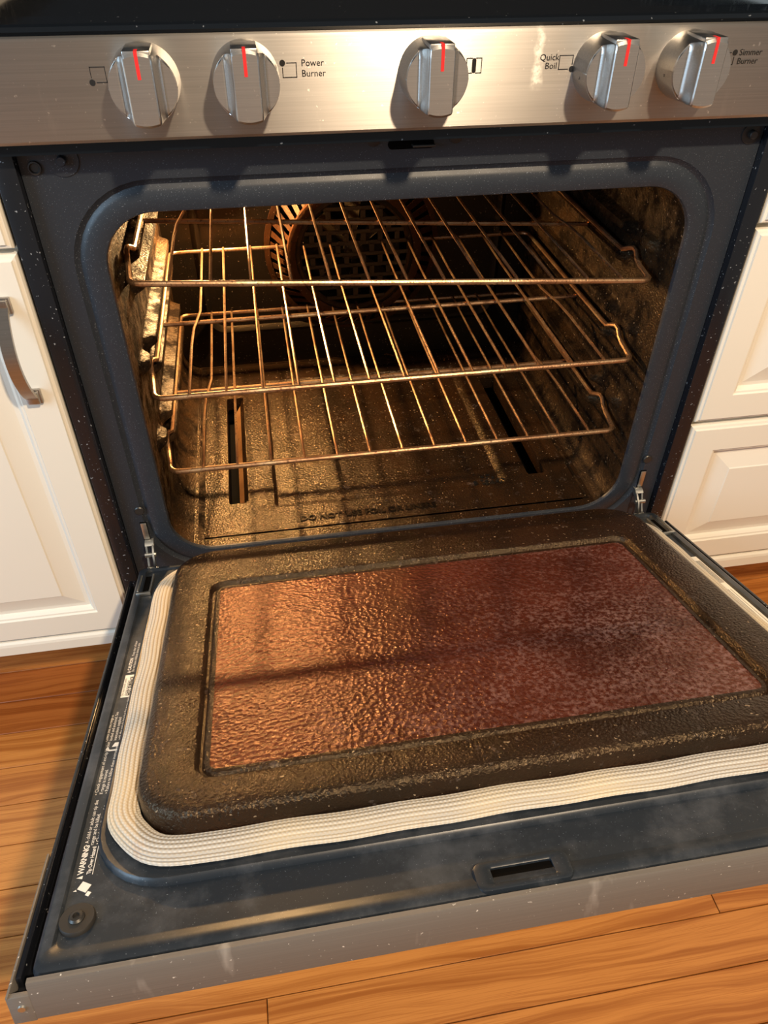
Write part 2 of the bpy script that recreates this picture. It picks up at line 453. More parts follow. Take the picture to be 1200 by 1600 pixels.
def burner_icon(xa, xb, za, zb, corner, gap=True):
    m = MB(); t = 0.0006
    cs = {'bl': (xa, za), 'br': (xb, za), 'tl': (xa, zb), 'tr': (xb, zb)}
    order = ['bl', 'br', 'tr', 'tl']; i = order.index(corner); o = order[i:]+order[:i]
    P = [Vector(cs[k]) for k in o]; g = 0.0036
    A = P[0]+(P[1]-P[0]).normalized()*g; B = P[0]+(P[3]-P[0]).normalized()*g
    mm = strip('x', [tuple(A), tuple(P[1]), tuple(P[2]), tuple(P[3]), tuple(B)], t, INK, None, FY)
    disc(mm, cs[corner][0], cs[corner][1], 0.0024, FY)
    mm.build('burner_icon', INK, panel, smooth=0)
burner_icon(-0.2768, -0.2652, 0.5562, 0.5672, 'bl')
burner_icon(-0.1225, -0.1110, 0.5560, 0.5666, 'tl')
burner_icon(0.1190, 0.1312, 0.5562, 0.5668, 'br')
burner_icon(0.2845, 0.2730, 0.5560, 0.5655, 'tl')
m = strip('x', [(0.0405, 0.5665), (0.0355, 0.5665), (0.0355, 0.5553), (0.0405, 0.5553)], 0.0006, INK, None, FY)
m2 = strip('x', [(0.0437, 0.5665), (0.0487, 0.5665), (0.0487, 0.5553), (0.0437, 0.5553)], 0.0006, INK, None, FY)
m.add(m2.v, m2.f)
pr = rrect(0.0421, 0.5609, 0.0018, 0.0056, 0.0017, 5)
m.loft([[(x, FY, z) for x, z in pr], [(x, FY-0.0003, z) for x, z in pr]], cap1=True)
m.build('burner_icon', INK, panel, smooth=0)
for s_, x, z in (('Power', -0.1070, 0.5640), ('Burner', -0.1070, 0.5563), ('Quick', 0.1008, 0.5633), ('Boil', 0.1062, 0.5568),
                 ('Simmer', 0.2888, 0.5632), ('Burner', 0.2884, 0.5563)):
    text('printed_word', s_, 0.0072, INK, panel, at_panel(x, z))
for x in (-0.2330, -0.1540, 0.0035, 0.1622, 0.2410):
    m = MB(); disc(m, x, 0.5806, 0.0013, FY); m.build('off_mark', INK, panel, smooth=0)

# --- knobs
KR = 0.0262
def knob_front(x):
    ax = abs(x)
    if ax < 0.0096: return 0.0445
    if ax < 0.0108: return 0.0445-(ax-0.0096)/0.0012*0.0012
    if ax < 0.0168:
        u = (ax-0.0108)/0.0060
        return 0.0433-0.0135*math.sin(u*PI/2)**0.8
    return 0.0298+0.0004
kx_samples = sorted(set([round(KR*math.sin(a*PI/2/14), 6) for a in range(-14, 15)] +
                        [s*v for s in (-1, 1) for v in (0.0096, 0.0102, 0.0108, 0.0116, 0.0126, 0.0138, 0.0152, 0.0168, 0.018)]))
def make_knob(x, z, mark=None):
    m = MB(); NZ = 9
    cols = []
    for i, px in enumerate(kx_samples):
        h = math.sqrt(max(KR*KR-px*px, 0)); h = max(h, 0.0004)
        d = knob_front(px)
        col = []
        for j in range(NZ):
            u = -1+2*j/(NZ-1)
            zz = h*math.sin(u*PI/2)
            dd = d - (0.0016 if abs(u) > 0.999 else 0)
            # the grip bar slopes off at its top end
            col.append((px, -dd, zz))
        cols.append(col)
    n = NZ
    m.add([p for c in cols for p in c], [(i*n+j, (i+1)*n+j, (i+1)*n+j+1, i*n+j+1) for i in range(len(cols)-1) for j in range(n-1)])
    # rim wall back to the panel, slightly flared
    rim = [c[0] for c in cols] + [p for p in cols[-1][1:-1]] + [c[-1] for c in reversed(cols)] + [p for p in reversed(cols[0][1:-1])]
    def ring(depth, sc): return [(p[0]*sc, -min(depth, -p[1]), p[2]*sc) for p in rim]
    m.loft([rim, ring(0.0296, 1.012), ring(0.020, 1.02), ring(0.004, 1.06), ring(0.0, 1.06)])
    # bar end cap overhanging the top of the disc
    pr = [(-0.0095, 0.0), (0.0095, 0.0)]
    m.box(-0.0104, 0.0104, -0.0420, -0.008, KR-0.004, KR+0.0012, 0.0010)
    k = m.build('knob', STEEL_KNOB, rg, smooth=38)
    k.location = (x, FY-0.3, z-FZ)
    m = MB(); m.box(-0.0013, 0.0013, -0.0449, -0.0443, 0.0085, KR-0.0012)
    m.box(-0.0013, 0.0013, -0.0445, -0.0360, KR-0.0016, KR+0.0014)
    m.build('indicator_line', RED, k, smooth=0)
    if mark:
        a = math.radians(193)
        mt = Matrix.Translation((math.cos(a)*KR*1.045, -0.0155, math.sin(a)*KR*1.045)) @ Matrix.Rotation(math.radians(-86), 4, 'Z') @ R_TXT
        text('dial_number', mark, 0.006, INK, k, mt, align='CENTER')
    return k
for x, mk in ((-0.2345, None), (-0.1535, None), (0.0035, None), (0.1600, '5'), (0.2390, '6')):
    make_knob(x, 0.5570, mk)

# --- cooktop
m = MB()
prof = [(0.56, 0.50), (FY+0.012, 0.50), (FY+0.012, 0.5885), (FY+0.004, 0.5890), (FY+0.002, 0.5915), (FY+0.005, 0.5945), (FY+0.012, 0.5955),
        (0.015, 0.5955), (0.024, 0.5925), (0.48, 0.5925), (0.50, 0.5955), (0.56, 0.5955)]
m.loft([[(x, y, z) for y, z in prof] for x in (-0.381, 0.381)], cap0=True, cap1=True)
part(m, 'cooktop', COOK, smooth=0)

# --- oven front frame with rounded opening
OX, OZ0, OZ1 = 0.3062, -0.0015, 0.4385
ocz, ohz = (OZ0+OZ1)/2, (OZ1-OZ0)/2
def fr(ex, y, r): return [(px, y, pz) for px, pz in rrect(0, ocz, OX+ex, ohz+ex, r, 10)]
outer = []
for px, pz in rrect(0, (0.512-0.085)/2, 0.3615, (0.512+0.085)/2, 0.003, 10): outer.append((px, 0.0, pz))
back = [(x, 0.022, z) for x, y, z in outer]
m = MB()
m.loft([back, outer, fr(0.031, 0.0, 0.086), fr(0.0285, 0.0022, 0.0835), fr(0.0255, 0.0034, 0.080), fr(0.0225, 0.0016, 0.077), fr(0.020, 0.0002, 0.075),
        fr(0.004, 0.0, 0.058), fr(0.0012, 0.0008, 0.0555), fr(0.0, 0.0035, 0.054), fr(0.0, 0.0055, 0.054)])
frame = part(m, 'front_frame', FACE, smooth=40)
# rivets and slots of the hinge sockets
for sx in (-1, 1):
    m = MB().lathe([(0.0062, -0.001), (0.0062, 0.0012), (0.0052, 0.0022), (0.0, 0.0022)], (sx*0.3385, 0, 0.0768), n=20)
    m.build('rivet', SCREW, frame)
    m = MB().box(sx*0.338-0.0042, sx*0.338+0.0042, -0.0006, 0.0, 0.0185, 0.0575, 0)
    m.build('hinge_slot', VOID, frame, smooth=0)
    m = MB().box(sx*0.338-0.0036, sx*0.338+0.0036, -0.0022, -0.0005, 0.0300, 0.0565, 0.0006)
    m.build('hinge_tongue', ZINC, frame)
# latch hook and its two screws under the control panel
m = MB()
pr = rrect(-0.004, 0.4905, 0.0225, 0.0042, 0.004, 4)
m.loft([[(x, 0.0, z) for x, z in pr], [(x, -0.0006, z) for x, z in pr]], cap1=True)
m.build('latch_slot', VOID, frame, smooth=0)
m = MB().box(-0.004, 0.018, -0.009, -0.0005, 0.4893, 0.4915, 0.0006)
m.build('latch_hook', SCREW, frame)
for x, z in ((-0.0405, 0.4962), (0.0390, 0.4962)):
    m = MB().lathe([(0.0068, 0), (0.0066, 0.0012), (0.0050, 0.0022), (0.0018, 0.0024), (0.0016, 0.0010), (0.0, 0.0010)], (x, 0, z), n=20)
    m.build('latch_screw', RUBBER, frame)
m = MB().lathe([(0.0062, 0), (0.0058, 0.002), (0.0045, 0.0022), (0.0036, 0.0006), (0.0, 0.0006)], (-0.3485, 0, 0.4835), n=20)
m.build('bushing', RUBBER, frame)
for x, z in ((-0.3235, 0.4895), (0.3480, 0.4870)):
    q = 0.0148 if x < 0 else 0.0100
    m = MB().lathe([(q, 0), (q-0.0003, 0.0012), (0.006, 0.0016), (0.0042, 0.0015), (0.0042, 0.0065), (0.0036, 0.0072), (0.0, 0.0072)], (x, 0, z), n=24)
    m.build('bumper_stud', FACE if x < 0 else RUBBER, frame)

# --- side panels and carcass
for sx in (-1, 1):
    m = MB()
    a, b = sx*0.3622, sx*0.3815
    m.box(min(a, b), max(a, b), -0.010, 0.56, FZ+0.02, 0.5095, 0.0012)
    part(m, 'side_panel', BLACK)
m = MB().box(-0.362, 0.362, 0.555, 0.57, FZ+0.02, 0.52)
part(m, 'back_panel', BLACK, smooth=0)
m = MB().box(-0.360, 0.360, -0.004, 0.02, FZ+0.055, -0.088, 0.003)
part(m, 'storage_drawer', STEEL_DOOR)
for x in (-0.33, 0.33):
    for y in (0.06, 0.52): part(MB().lathe([(0.018, 0), (0.018, 0.006), (0.009, 0.010), (0.009, 0.045)], (x, y, FZ), 'z', 16), 'levelling_foot', RUBBER)
# the dark insulation shell round the cavity, keeps stray light out of the oven
m = MB()
m.box(-0.360, -0.330, 0.022, 0.55, -0.085, 0.50); m.box(0.330, 0.360, 0.022, 0.55, -0.085, 0.50)
m.box(-0.33, 0.33, 0.022, 0.55, 0.455, 0.50); m.box(-0.33, 0.33, 0.022, 0.55, -0.085, -0.055); m.box(-0.33, 0.33, 0.53, 0.55, -0.055, 0.455)
part(m, 'insulation_shell', VOID, smooth=0)

# ------------------------------------------------------------------ oven cavity
CX, CZ0, CZ1, CY1 = 0.3075, -0.006, 0.445, 0.490
RIBS = [0.073+0.0358*k for k in range(10)]
def sstep(a, b, x):
    t = min(max((x-a)/(b-a), 0), 1); return t*t*(3-2*t)
def rib(y, z):
    """inward push of the side wall: pressed rack guides, long ones behind short noses"""
    d = 0.0
    for i, rz in enumerate(RIBS):
        if i in (0, 3, 6, 9): continue
        u = rz - z
        prof = 0.0
        if -0.002 < u < 0.021:
            prof = sstep(-0.002, 0.002, u)*(1-sstep(0.010, 0.021, u))
        if prof <= 0: continue
        long_ = sstep(0.108, 0.124, y)*(1-sstep(0.440, 0.455, y))
        nose = sstep(0.046, 0.062, y)*(1-sstep(0.076, 0.092, y))*0.75 if i in (2, 5, 8) else 0.0
        d = max(d, prof*max(long_, nose))
    cove = 0.0
    return 0.0150*d
ys = [0.004+0.486*i/150 for i in range(151)]
ys = sorted(set(ys + [0.004]))
zs = [CZ0 + (CZ1-CZ0)*i/230 for i in range(231)]
def wall_fn(sx):
    def fn(y, z):
        # corners of the cavity are rounded like the opening
        base = CX
        rr = 0.052
        if z > CZ1-rr: base = CX-rr+math.sqrt(max(rr*rr-(z-(CZ1-rr))**2, 0))
        if z < CZ0+rr*0.7:
            q = rr*0.7; base = CX-q+math.sqrt(max(q*q-((CZ0+q)-z)**2, 0))
        return (sx*(base-rib(y, z)), y, z)
    return fn
for sx in (-1, 1):
    m = MB().grid(wall_fn(sx), ys, zs)
    o = part(m, 'cavity_side_wall', CAV, smooth=60, fixn=False)
    if sx > 0: o.data.flip_normals()
# ceiling of the cavity
m = MB().grid(lambda x, y: (x, y, CZ1), [-0.256+0.512*i/8 for i in range(9)], [0.004, 0.12, 0.25, 0.37, 0.49])
part(m, 'cavity_ceiling', CAV, smooth=0)
# back wall with a pressed panel whose rounded lower edge shows
m = MB()
def bk(hx, z0_, z1_, r, y): return [(px, y, pz) for px, pz in rrect(0, (z0_+z1_)/2, hx, (z1_-z0_)/2, r, 8)]
m.loft([bk(0.3075, -0.006, 0.445, 0.04, 0.490), bk(0.262, 0.058, 0.41, 0.03, 0.490), bk(0.258, 0.062, 0.406, 0.03, 0.4855), bk(0.254, 0.066, 0.402, 0.028, 0.4835),
        bk(0.250, 0.070, 0.398, 0.026, 0.4855), bk(0.246, 0.074, 0.394, 0.024, 0.490)], cap1=True)
bw = part(m, 'cavity_back_wall', CAVB, smooth=40)

# cavity floor: outer tray, inset bottom panel with heat slots and raised field
m = MB()
m.box(-0.300, 0.300, 0.0035, 0.490, -0.052, -0.049)
part(m, 'burner_well', VOID, smooth=0)
m = MB()
zf = -0.0035
def tray(x0, x1, y0, y1, r, z): return [(px, py, z) for px, py in rrect((x0+x1)/2, (y0+y1)/2, (x1-x0)/2, (y1-y0)/2, r, 4)]
m.loft([tray(-0.2850, 0.2850, 0.0035, 0.490, 0.002, zf), tray(-0.2790, 0.2790, 0.0225, 0.486, 0.002, zf), tray(-0.2785, 0.2785, 0.0230, 0.4855, 0.002, zf-0.012)])
part(m, 'cavity_floor_lip', FLOORPAN, smooth=30)
# the bottom panel as a height field with real slots
SL = (-0.2365, -0.2085, 0.092, 0.376)
def panel_h(x, y):
    e = 0.007
    fx = sstep(-0.173, -0.173+e, x)*(1-sstep(0.173-e, 0.173, x))*sstep(0.078, 0.078+e, y)*(1-sstep(0.425-e, 0.425, y))
    h = -0.004 + 0.0
    h -= 0.0070*fx
    return h
xs = sorted(set([-0.2705+0.5445*i/110 for i in range(111)] + [SL[0], SL[1], -SL[0], -SL[1]]))
yy = sorted(set([0.0262+0.459*i/100 for i in range(101)] + [SL[2], SL[3]]))
def in_slot(x, y):
    ax = abs(x)
    if not (-SL[1] < ax < -SL[0] and SL[2] < y < SL[3]): return False
    r = 0.006
    dx = min(ax+SL[1], -SL[0]-ax); dy = min(y-SL[2], SL[3]-y)
    return not (dx < r and dy < r and (r-dx)**2+(r-dy)**2 > r*r)
pts = {}; V = []; F = []
def vid(i, j):
    if (i, j) not in pts:
        pts[(i, j)] = len(V); V.append((xs[i], yy[j], panel_h(xs[i], yy[j])))
    return pts[(i, j)]
cells = {}
for i in range(len(xs)-1):
    for j in range(len(yy)-1):
        cells[(i, j)] = not in_slot((xs[i]+xs[i+1])/2, (yy[j]+yy[j+1])/2)
        if cells[(i, j)]: F.append((vid(i, j), vid(i+1, j), vid(i+1, j+1), vid(i, j+1)))
m = MB().add(V, F)
# folded-down walls of the slots
for (i, j), solid in cells.items():
    if solid: continue
    for di, dj, a, b in ((-1, 0, (i, j), (i, j+1)), (1, 0, (i+1, j), (i+1, j+1)), (0, -1, (i, j), (i+1, j)), (0, 1, (i, j+1), (i+1, j+1))):
        if cells.get((i+di, j+dj), False):
            pa, pb = V[pts[a]], V[pts[b]]
            lean = -0.012 if di == 1 and xs[i] < 0 else 0.0      # this side leans under so its wall catches the lamp light
            m.add([pa, pb, (pb[0]+lean, pb[1], -0.026), (pa[0]+lean, pa[1], -0.026)], [(0, 1, 2, 3)])
fl = part(m, 'bottom_panel', FLOORPAN, smooth=40, fixn=False)
o = text('embossed_text', 'DO NOT USE FOIL OR LINERS', 0.0146, TEXT_DARK, fl, Matrix.Translation((-0.139, 0.0395, -0.0040)), extrude=0.0016, bold=0.0003, space=1.0)
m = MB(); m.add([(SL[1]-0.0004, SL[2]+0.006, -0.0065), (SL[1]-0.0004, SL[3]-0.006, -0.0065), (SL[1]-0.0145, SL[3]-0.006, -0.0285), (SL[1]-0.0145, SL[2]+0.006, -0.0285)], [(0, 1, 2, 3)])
m.build('slot_flange', FLANGE_BROWN, fl, smooth=0)
# crusted spill on the right of the bottom panel
m = MB(); rr = random.Random(3)
for k in range(34):
    a = rr.uniform(0, 2*PI); q = rr.uniform(0.002, 0.020)
    r_ = rr.uniform(0.0012, 0.0030)
    px, py = 0.147+q*math.cos(a)*1.3, 0.092+q*math.sin(a)*0.8
    m.lathe([(r_, 0), (r_*0.9, r_*0.5), (r_*0.4, r_*0.8), (0, r_*0.8)], (px, py, panel_h(px, py)-0.0002), 'z', 7)
o = m.build('burnt_spill', CHAR, fl); o['kind'] = 'stuff'

# convection fan cover on the back wall: slotted cone ring, round grille
FC = (0.0, 0.205)
m = MB(); n = 48
R0, R1 = 0.140, 0.108
Y0, Y1 = 0.4885, 0.452
for k in range(n):
    a0 = 2*PI*k/n; a1 = 2*PI*(k+0.55)/n
    sk = 0.10
    def P(r, a, y): return (FC[0]+r*math.cos(a), y, FC[1]+r*math.sin(a))
    q = [P(R0, a0, Y0), P(R0, a1, Y0), P(R1, a1+sk, Y1), P(R1, a0+sk, Y1)]
    q2 = [(x, y+0.003, z) for x, y, z in q]
    m.loft([q, q2], cap0=True, cap1=True)
rg_ = lambda r, y: [(FC[0]+r*math.cos(2*PI*k/64), y, FC[1]+r*math.sin(2*PI*k/64)) for k in range(64)]
m.loft([rg_(0.147, 0.489), rg_(0.147, 0.485), rg_(0.138, 0.484), rg_(0.138, 0.489)])
m.loft([rg_(0.112, 0.456), rg_(0.111, 0.450), rg_(0.104, 0.448), rg_(0.098, 0.450), rg_(0.097, 0.456)])
fan = part(m, 'fan_cover', FAN_COPPER, smooth=40)
m = MB(); m.loft([rg_(0.139, 0.4865), rg_(0.139, 0.4860)], cap1=True)
m.build('slot_shade_disc', VOID, fan, smooth=0)  # dark disc added behind the ring so its slots read as shaded
m = MB()
m.loft([rg_(0.098, 0.452), rg_(0.092, 0.449), rg_(0.088, 0.453), rg_(0.0875, 0.458)])
# grille bars: rows of oval holes between bars
for k in range(-4, 5):
    z = FC[1]+k*0.0185; h = math.sqrt(max(0.089**2-(k*0.0185)**2, 0))
    m.box(FC[0]-h, FC[0]+h, 0.4515, 0.4535, z-0.0030, z+0.0030)
    if k < 4:
        off = 0.0 if k % 2 == 0 else 0.014
        for j in range(-4, 5):
            x = FC[0]+j*0.028+off
            zc = z+0.00925
            if (x-FC[0])**2+(zc-FC[1])**2 < 0.084**2: m.box(x-0.004, x+0.004, 0.4515, 0.4535, z+0.002, z+0.0165)
m.build('fan_grille', FAN_DARK, fan, smooth=0)
m = MB()
for k in range(8):
    a = 2*PI*k/8
    ca, sa = math.cos(a), math.sin(a)
    q = [(0.012, -0.003), (0.078, -0.013), (0.078, 0.013), (0.012, 0.003)]
    ring = [(FC[0]+u*ca-v*sa, 0.468+(0.010 if v > 0 else 0), FC[1]+u*sa+v*ca) for u, v in q]
    m.loft([ring, [(x, y+0.001, z) for x, y, z in ring]], cap0=True, cap1=True)
m.lathe([(0.016, 0), (0.016, 0.012), (0.006, 0.016), (0, 0.016)], (FC[0], 0.482, FC[1]), n=20)
m.build('fan_wheel', FAN_DARK, fan, smooth=30)

# oven lamp high on the left of the back wall (hidden above the opening's edge), with its own light
LPOS = Vector((-0.230, 0.470, 0.350))
m = MB().lathe([(0.033, 0), (0.033, 0.004), (0.029, 0.008), (0.028, 0.026), (0.0262, 0.026), (0.0262, 0.0)], (LPOS.x, 0.4895, LPOS.z), n=28, cap=False)
sock = part(m, 'lamp_collar', ZINC)
m = MB().lathe([(0.008, 0.000), (0.010, 0.004), (0.012, 0.008), (0.011, 0.012), (0.006, 0.0145), (0.0, 0.015)], (LPOS.x, 0.489, LPOS.z), n=20)
m.build('lamp_bulb', BULB, sock, smooth=60)
d = bpy.data.lights.new('oven_light', 'POINT'); d.energy = 23.0; d.color = (1.0, 0.58, 0.23); d.shadow_soft_size = 0.010
lo = bpy.data.objects.new('oven_light', d); C.objects.link(lo); lo.location = LPOS + Vector((0, -0.008, 0))

# ------------------------------------------------------------------ oven door, open, resting about 16 degrees short of level
T = 0.28
door_h = 0.0
m = MB()
IX = 0.3500
SB, SF = 0.034, 0.5745           # back and front ends of the inner skin along the door
def dr(hx, s0, s1, r, h, n=8): return [(px, py, h) for px, py in rrect(0, -(s0+s1)/2, hx, (s1-s0)/2, r, n)]
m.loft([dr(IX, SB, SF, 0.008, -0.016), dr(IX, SB, SF, 0.008, -0.005), dr(IX-0.0012, SB+0.001, SF-0.001, 0.008, -0.0015), dr(IX-0.004, SB+0.004, SF-0.004, 0.008, 0.0),
        dr(IX-0.010, SB+0.008, SF-0.010, 0.008, 0.0), dr(IX-0.0115, SB+0.0085, SF-0.0155, 0.008, -0.0030), dr(IX-0.0118, SB+0.009, SF-0.017, 0.008, -0.0030),
        dr(0.3262, 0.045, 0.5225, 0.060, -0.0028), dr(0.3250, 0.046, 0.5212, 0.058, 0.0012), dr(0.3232, 0.048, 0.5195, 0.056, 0.0026), dr(0.3205, 0.052, 0.5165, 0.055, 0.0020),
        dr(0.3000, 0.070, 0.494, 0.050, 0.0000)], cap1=True)
door = part(m, 'oven_door', SKIN, smooth=45)
door.rotation_euler = (-T, 0, 0)

# outer door body under the skin, steel edge trim
m = MB()
m.box(-0.3615, 0.3615, -0.5765, -0.034, -0.034, -0.0165, 0.002)
m.build('door_core', BLACK, door)
for sx in (-1, 1):
    m = MB(); a, b = sx*0.3572, sx*0.3612
    m.box(min(a, b), max(a, b), -0.5700, -0.052, -0.018, -0.0075, 0.0012)
    m.build('door_side_rail', BLACK, door)
m = MB()
sF = 0.5815
prof = [(-0.0345, sF-0.004), (-0.0335, sF-0.0006), (-0.0325, sF), (-0.002, sF), (0.0008, sF-0.0008), (0.0010, sF-0.0045), (-0.002, sF-0.0048), (-0.030, sF-0.005)]
def trimring(x, inset=0): return [(x, -s, h) for h, s in prof]
m.loft([trimring(-0.3500), trimring(0.3500)], cap0=True, cap1=True)
for sx in (-1, 1):
    # corner block and side flange wrapping back along the edge
    xa, xb = sx*0.3500, sx*0.3640
    m.box(min(xa, xb), max(xa, xb), -sF, -sF+0.004, -0.0345, -0.0095, 0.0008)
    xa, xb = sx*0.3626, sx*0.3644
    m.box(min(xa, xb), max(xa, xb), -sF, -0.470, -0.0345, -0.0085, 0.0006)
m.build('steel_edge_trim', STEEL_DOOR, door, smooth=35)
m = MB().lathe([(0.0028, 0), (0.0024, 0.0012), (0, 0.0012)], (-0.3565, -sF, -0.020), n=12)
m.build('trim_screw', ZINC, door)
m = MB().box(-0.352, 0.352, -0.5600, -0.034, -0.0385, -0.0342, 0.0015)
m.build('outer_panel', STEEL_DOOR, door)

# woven gasket: flattened ribbed rope following a rounded rectangle, scalloped in section
def gasket():
    m = MB(); n_s = 72
    ctr = rrect(0, -(0.5010+0.0605)/2, 0.3085, (0.5010-0.0605)/2, 0.056, 14)
    # resample: extra points along the straight runs
    P = []
    for i in range(len(ctr)):
        a, b = Vector(ctr[i]), Vector(ctr[(i+1) % len(ctr)])
        L = (b-a).length; k = max(1, int(L/0.012))
        for j in range(k): P.append(a+(b-a)*j/k)
    N = len(P); rings = []; acc = 0; us = []
    for i, p in enumerate(P):
        t = (P[(i+1) % N]-P[i-1]).normalized(); nn = Vector((t.y, -t.x))
        wob = 0.0006*math.sin(i*0.9)+0.0004*math.sin(i*0.37)
        ring = []
        for k in range(n_s):
            a = 2*PI*k/n_s
            rib_ = 1+0.055*math.cos(18*a)
            ring.append((p.x+nn.x*(0.0118*math.cos(a)*rib_+wob), p.y+nn.y*(0.0118*math.cos(a)*rib_+wob), 0.0055+0.0068*math.sin(a)*rib_))
        rings.append(ring)
        us.append(acc); acc += (P[(i+1) % N]-p).length
    vs = [q for r in rings for q in r]; fs = []; uvs = []
    for i in range(N):
        for k in range(n_s):
            k2 = (k+1) % n_s; i2 = (i+1) % N
            fs.append((i*n_s+k, i*n_s+k2, i2*n_s+k2, i2*n_s+k))
            u1 = us[i]; u2_ = us[i2] if i2 else acc
            uvs += [(u1, k/n_s), (u1, (k+1)/n_s), (u2_, (k+1)/n_s), (u2_, k/n_s)]
    m.add(vs, fs)
    o = m.build('gasket', WEAVE, door, smooth=60, fixn=False)
    uv = o.data.uv_layers.new(name='UVMap')
    uv.data.foreach_set('uv', [c for q in uvs for c in q])
    return o
gasket()

# raised liner pan with grooved window
m = MB()
H = 0.0285
def lp(e, h, r=0.050): return dr(0.2965-e, 0.0590+e, 0.4905-e, max(r-e, 0.004), h, 10)
GW, GB, GF = 0.2525, 0.1430, 0.4560      # groove outline
def gp(e, h): return dr(GW-e, GB+e, GF-e, max(0.020-e, 0.004), h, 10)
m.loft([lp(0, 0.000), lp(0.0005, H-0.009), lp(0.0012, H-0.0055), lp(0.0028, H-0.0026), lp(0.0056, H-0.0007), lp(0.0090, H),
        gp(0, H), gp(0.0015, H-0.0008), gp(0.0028, H-0.0045), gp(0.0040, H-0.0060), gp(0.0062, H-0.0060), gp(0.0078, H-0.0036), gp(0.0095, H-0.0028), gp(0.0125, H-0.0028), gp(0.0128, H-0.0060)])
m.build('door_liner', LINER, door, smooth=50)
m = MB()
gl = dr(GW-0.0126, GB+0.0126, GF-0.0126, 0.0074, H-0.0036, 10)
m.loft([[(x, y, h-0.004) for x, y, h in gl], gl], cap0=True, cap1=True)
m.build('door_glass', GLASS, door, smooth=0)

# latch slot with its pressed surround near the front edge
def sl(hx, hs, r, h, cx=-0.0205, cs=0.5615): return [(px, py, h) for px, py in rrect(cx, -cs, hx, hs, r, 5)]
m = MB()
m.loft([sl(0.0355, 0.0125, 0.006, -0.0030), sl(0.0345, 0.0115, 0.006, 0.0006), sl(0.0335, 0.0105, 0.005, 0.0010), sl(0.0235, 0.0072, 0.002, 0.0010), sl(0.0225, 0.0062, 0.0015, 0.0002)])
m.loft([sl(0.0225, 0.0062, 0.0015, 0.0002), sl(0.0225, 0.0062, 0.0015, -0.0026)], cap1=True)
ls = m.build('latch_surround', SKIN, door, smooth=40)
m = MB(); m.loft([sl(0.0222, 0.0060, 0.0012, -0.0024), sl(0.0222, 0.0060, 0.0012, -0.0016)], cap1=True)
m.build('latch_hole', VOID, door, smooth=0)

# rubber washers with screws
for x in (-0.3275, 0.3275):
    m = MB().lathe([(0.0122, -0.003), (0.0122, -0.0010), (0.0114, 0.0004), (0.0055, 0.0006)], (x, -0.5385, 0), 'z', 28, cap=False)
    ws = m.build('rubber_washer', RUBBER, door)
    m = MB().lathe([(0.0056, -0.001), (0.0054, 0.0012), (0.0042, 0.0026), (0.0024, 0.0028), (0.0020, 0.0010), (0.0, 0.0010)], (x, -0.5385, 0), 'z', 20)
    m.build('washer_screw', SCREW, door)

# hinge arms: twin curved plates between frame slot and door
for sx in (-1, 1):
    m = MB()
    Rm = Matrix.Rotation(T, 3, 'X')             # world -> door local
    def loc(y, z): return Rm @ Vector((0, y, z))
    def plate(xc, wdt, path, hgt):
        P = [loc(y, z) for y, z in path]; rings = []
        for i, p in enumerate(P):
            t = (P[min(i+1, len(P)-1)]-P[max(i-1, 0)]).normalized(); nn = Vector((0, -t.z, t.y))*hgt/2
            rings.append([(xc-wdt/2, p.y-nn.y, p.z-nn.z), (xc+wdt/2, p.y-nn.y, p.z-nn.z), (xc+wdt/2, p.y+nn.y, p.z+nn.z), (xc-wdt/2, p.y+nn.y, p.z+nn.z)])
        m.loft(rings, cap0=True, cap1=True)
    xc = sx*0.3365
    inn = -sx
    arc = [(0.004, 0.0240), (-0.008, 0.0215), (-0.0175, 0.0135), (-0.0225, 0.0030), (-0.0230, -0.0060), (-0.0180, -0.0135)]
    plate(xc+inn*0.0048, 0.0022, arc, 0.0080)
    arc2 = [(0.004, 0.0240), (-0.006, 0.0200), (-0.0095, 0.0120), (-0.0125, 0.0040), (-0.0185, -0.0040), (-0.030, -0.0065), (-0.045, -0.0045), (-0.062, 0.0030)]
    plate(xc-inn*0.0036, 0.0024, arc2, 0.0095)
    plate(xc+inn*0.0006, 0.0110, [(0.0, 0.0275), (-0.0065, 0.0262), (-0.0090, 0.0235)], 0.0022)
    for y, z in ((-0.0135, 0.0125), (-0.0195, -0.0070)):
        p = loc(y, z); m.tube([(xc-0.0066, p.y, p.z), (xc+0.0078, p.y, p.z)], 0.0031, 10)
    m.build('hinge_arm', ZINC, door, smooth=35)
    # pocket of the hinge in the door skin
    m = MB(); xq = sx*0.3365
    m.box(xq-0.0085, xq-0.0060, -0.0960, -0.0560, -0.0028, 0.0008, 0.0006); m.box(xq+0.0060, xq+0.0085, -0.1010, -0.0560, -0.0028, 0.0012, 0.0006)
    m.box(xq-0.0085, xq+0.0085, -0.1030, -0.0995, -0.0028, 0.0014, 0.0006)
    m.build('hinge_pocket_rim', ZINC, door)
    m = MB().box(xq-0.0060, xq+0.0060, -0.0996, -0.0560, -0.0029, -0.0022)
    m.build('hinge_pocket', VOID, door, smooth=0)

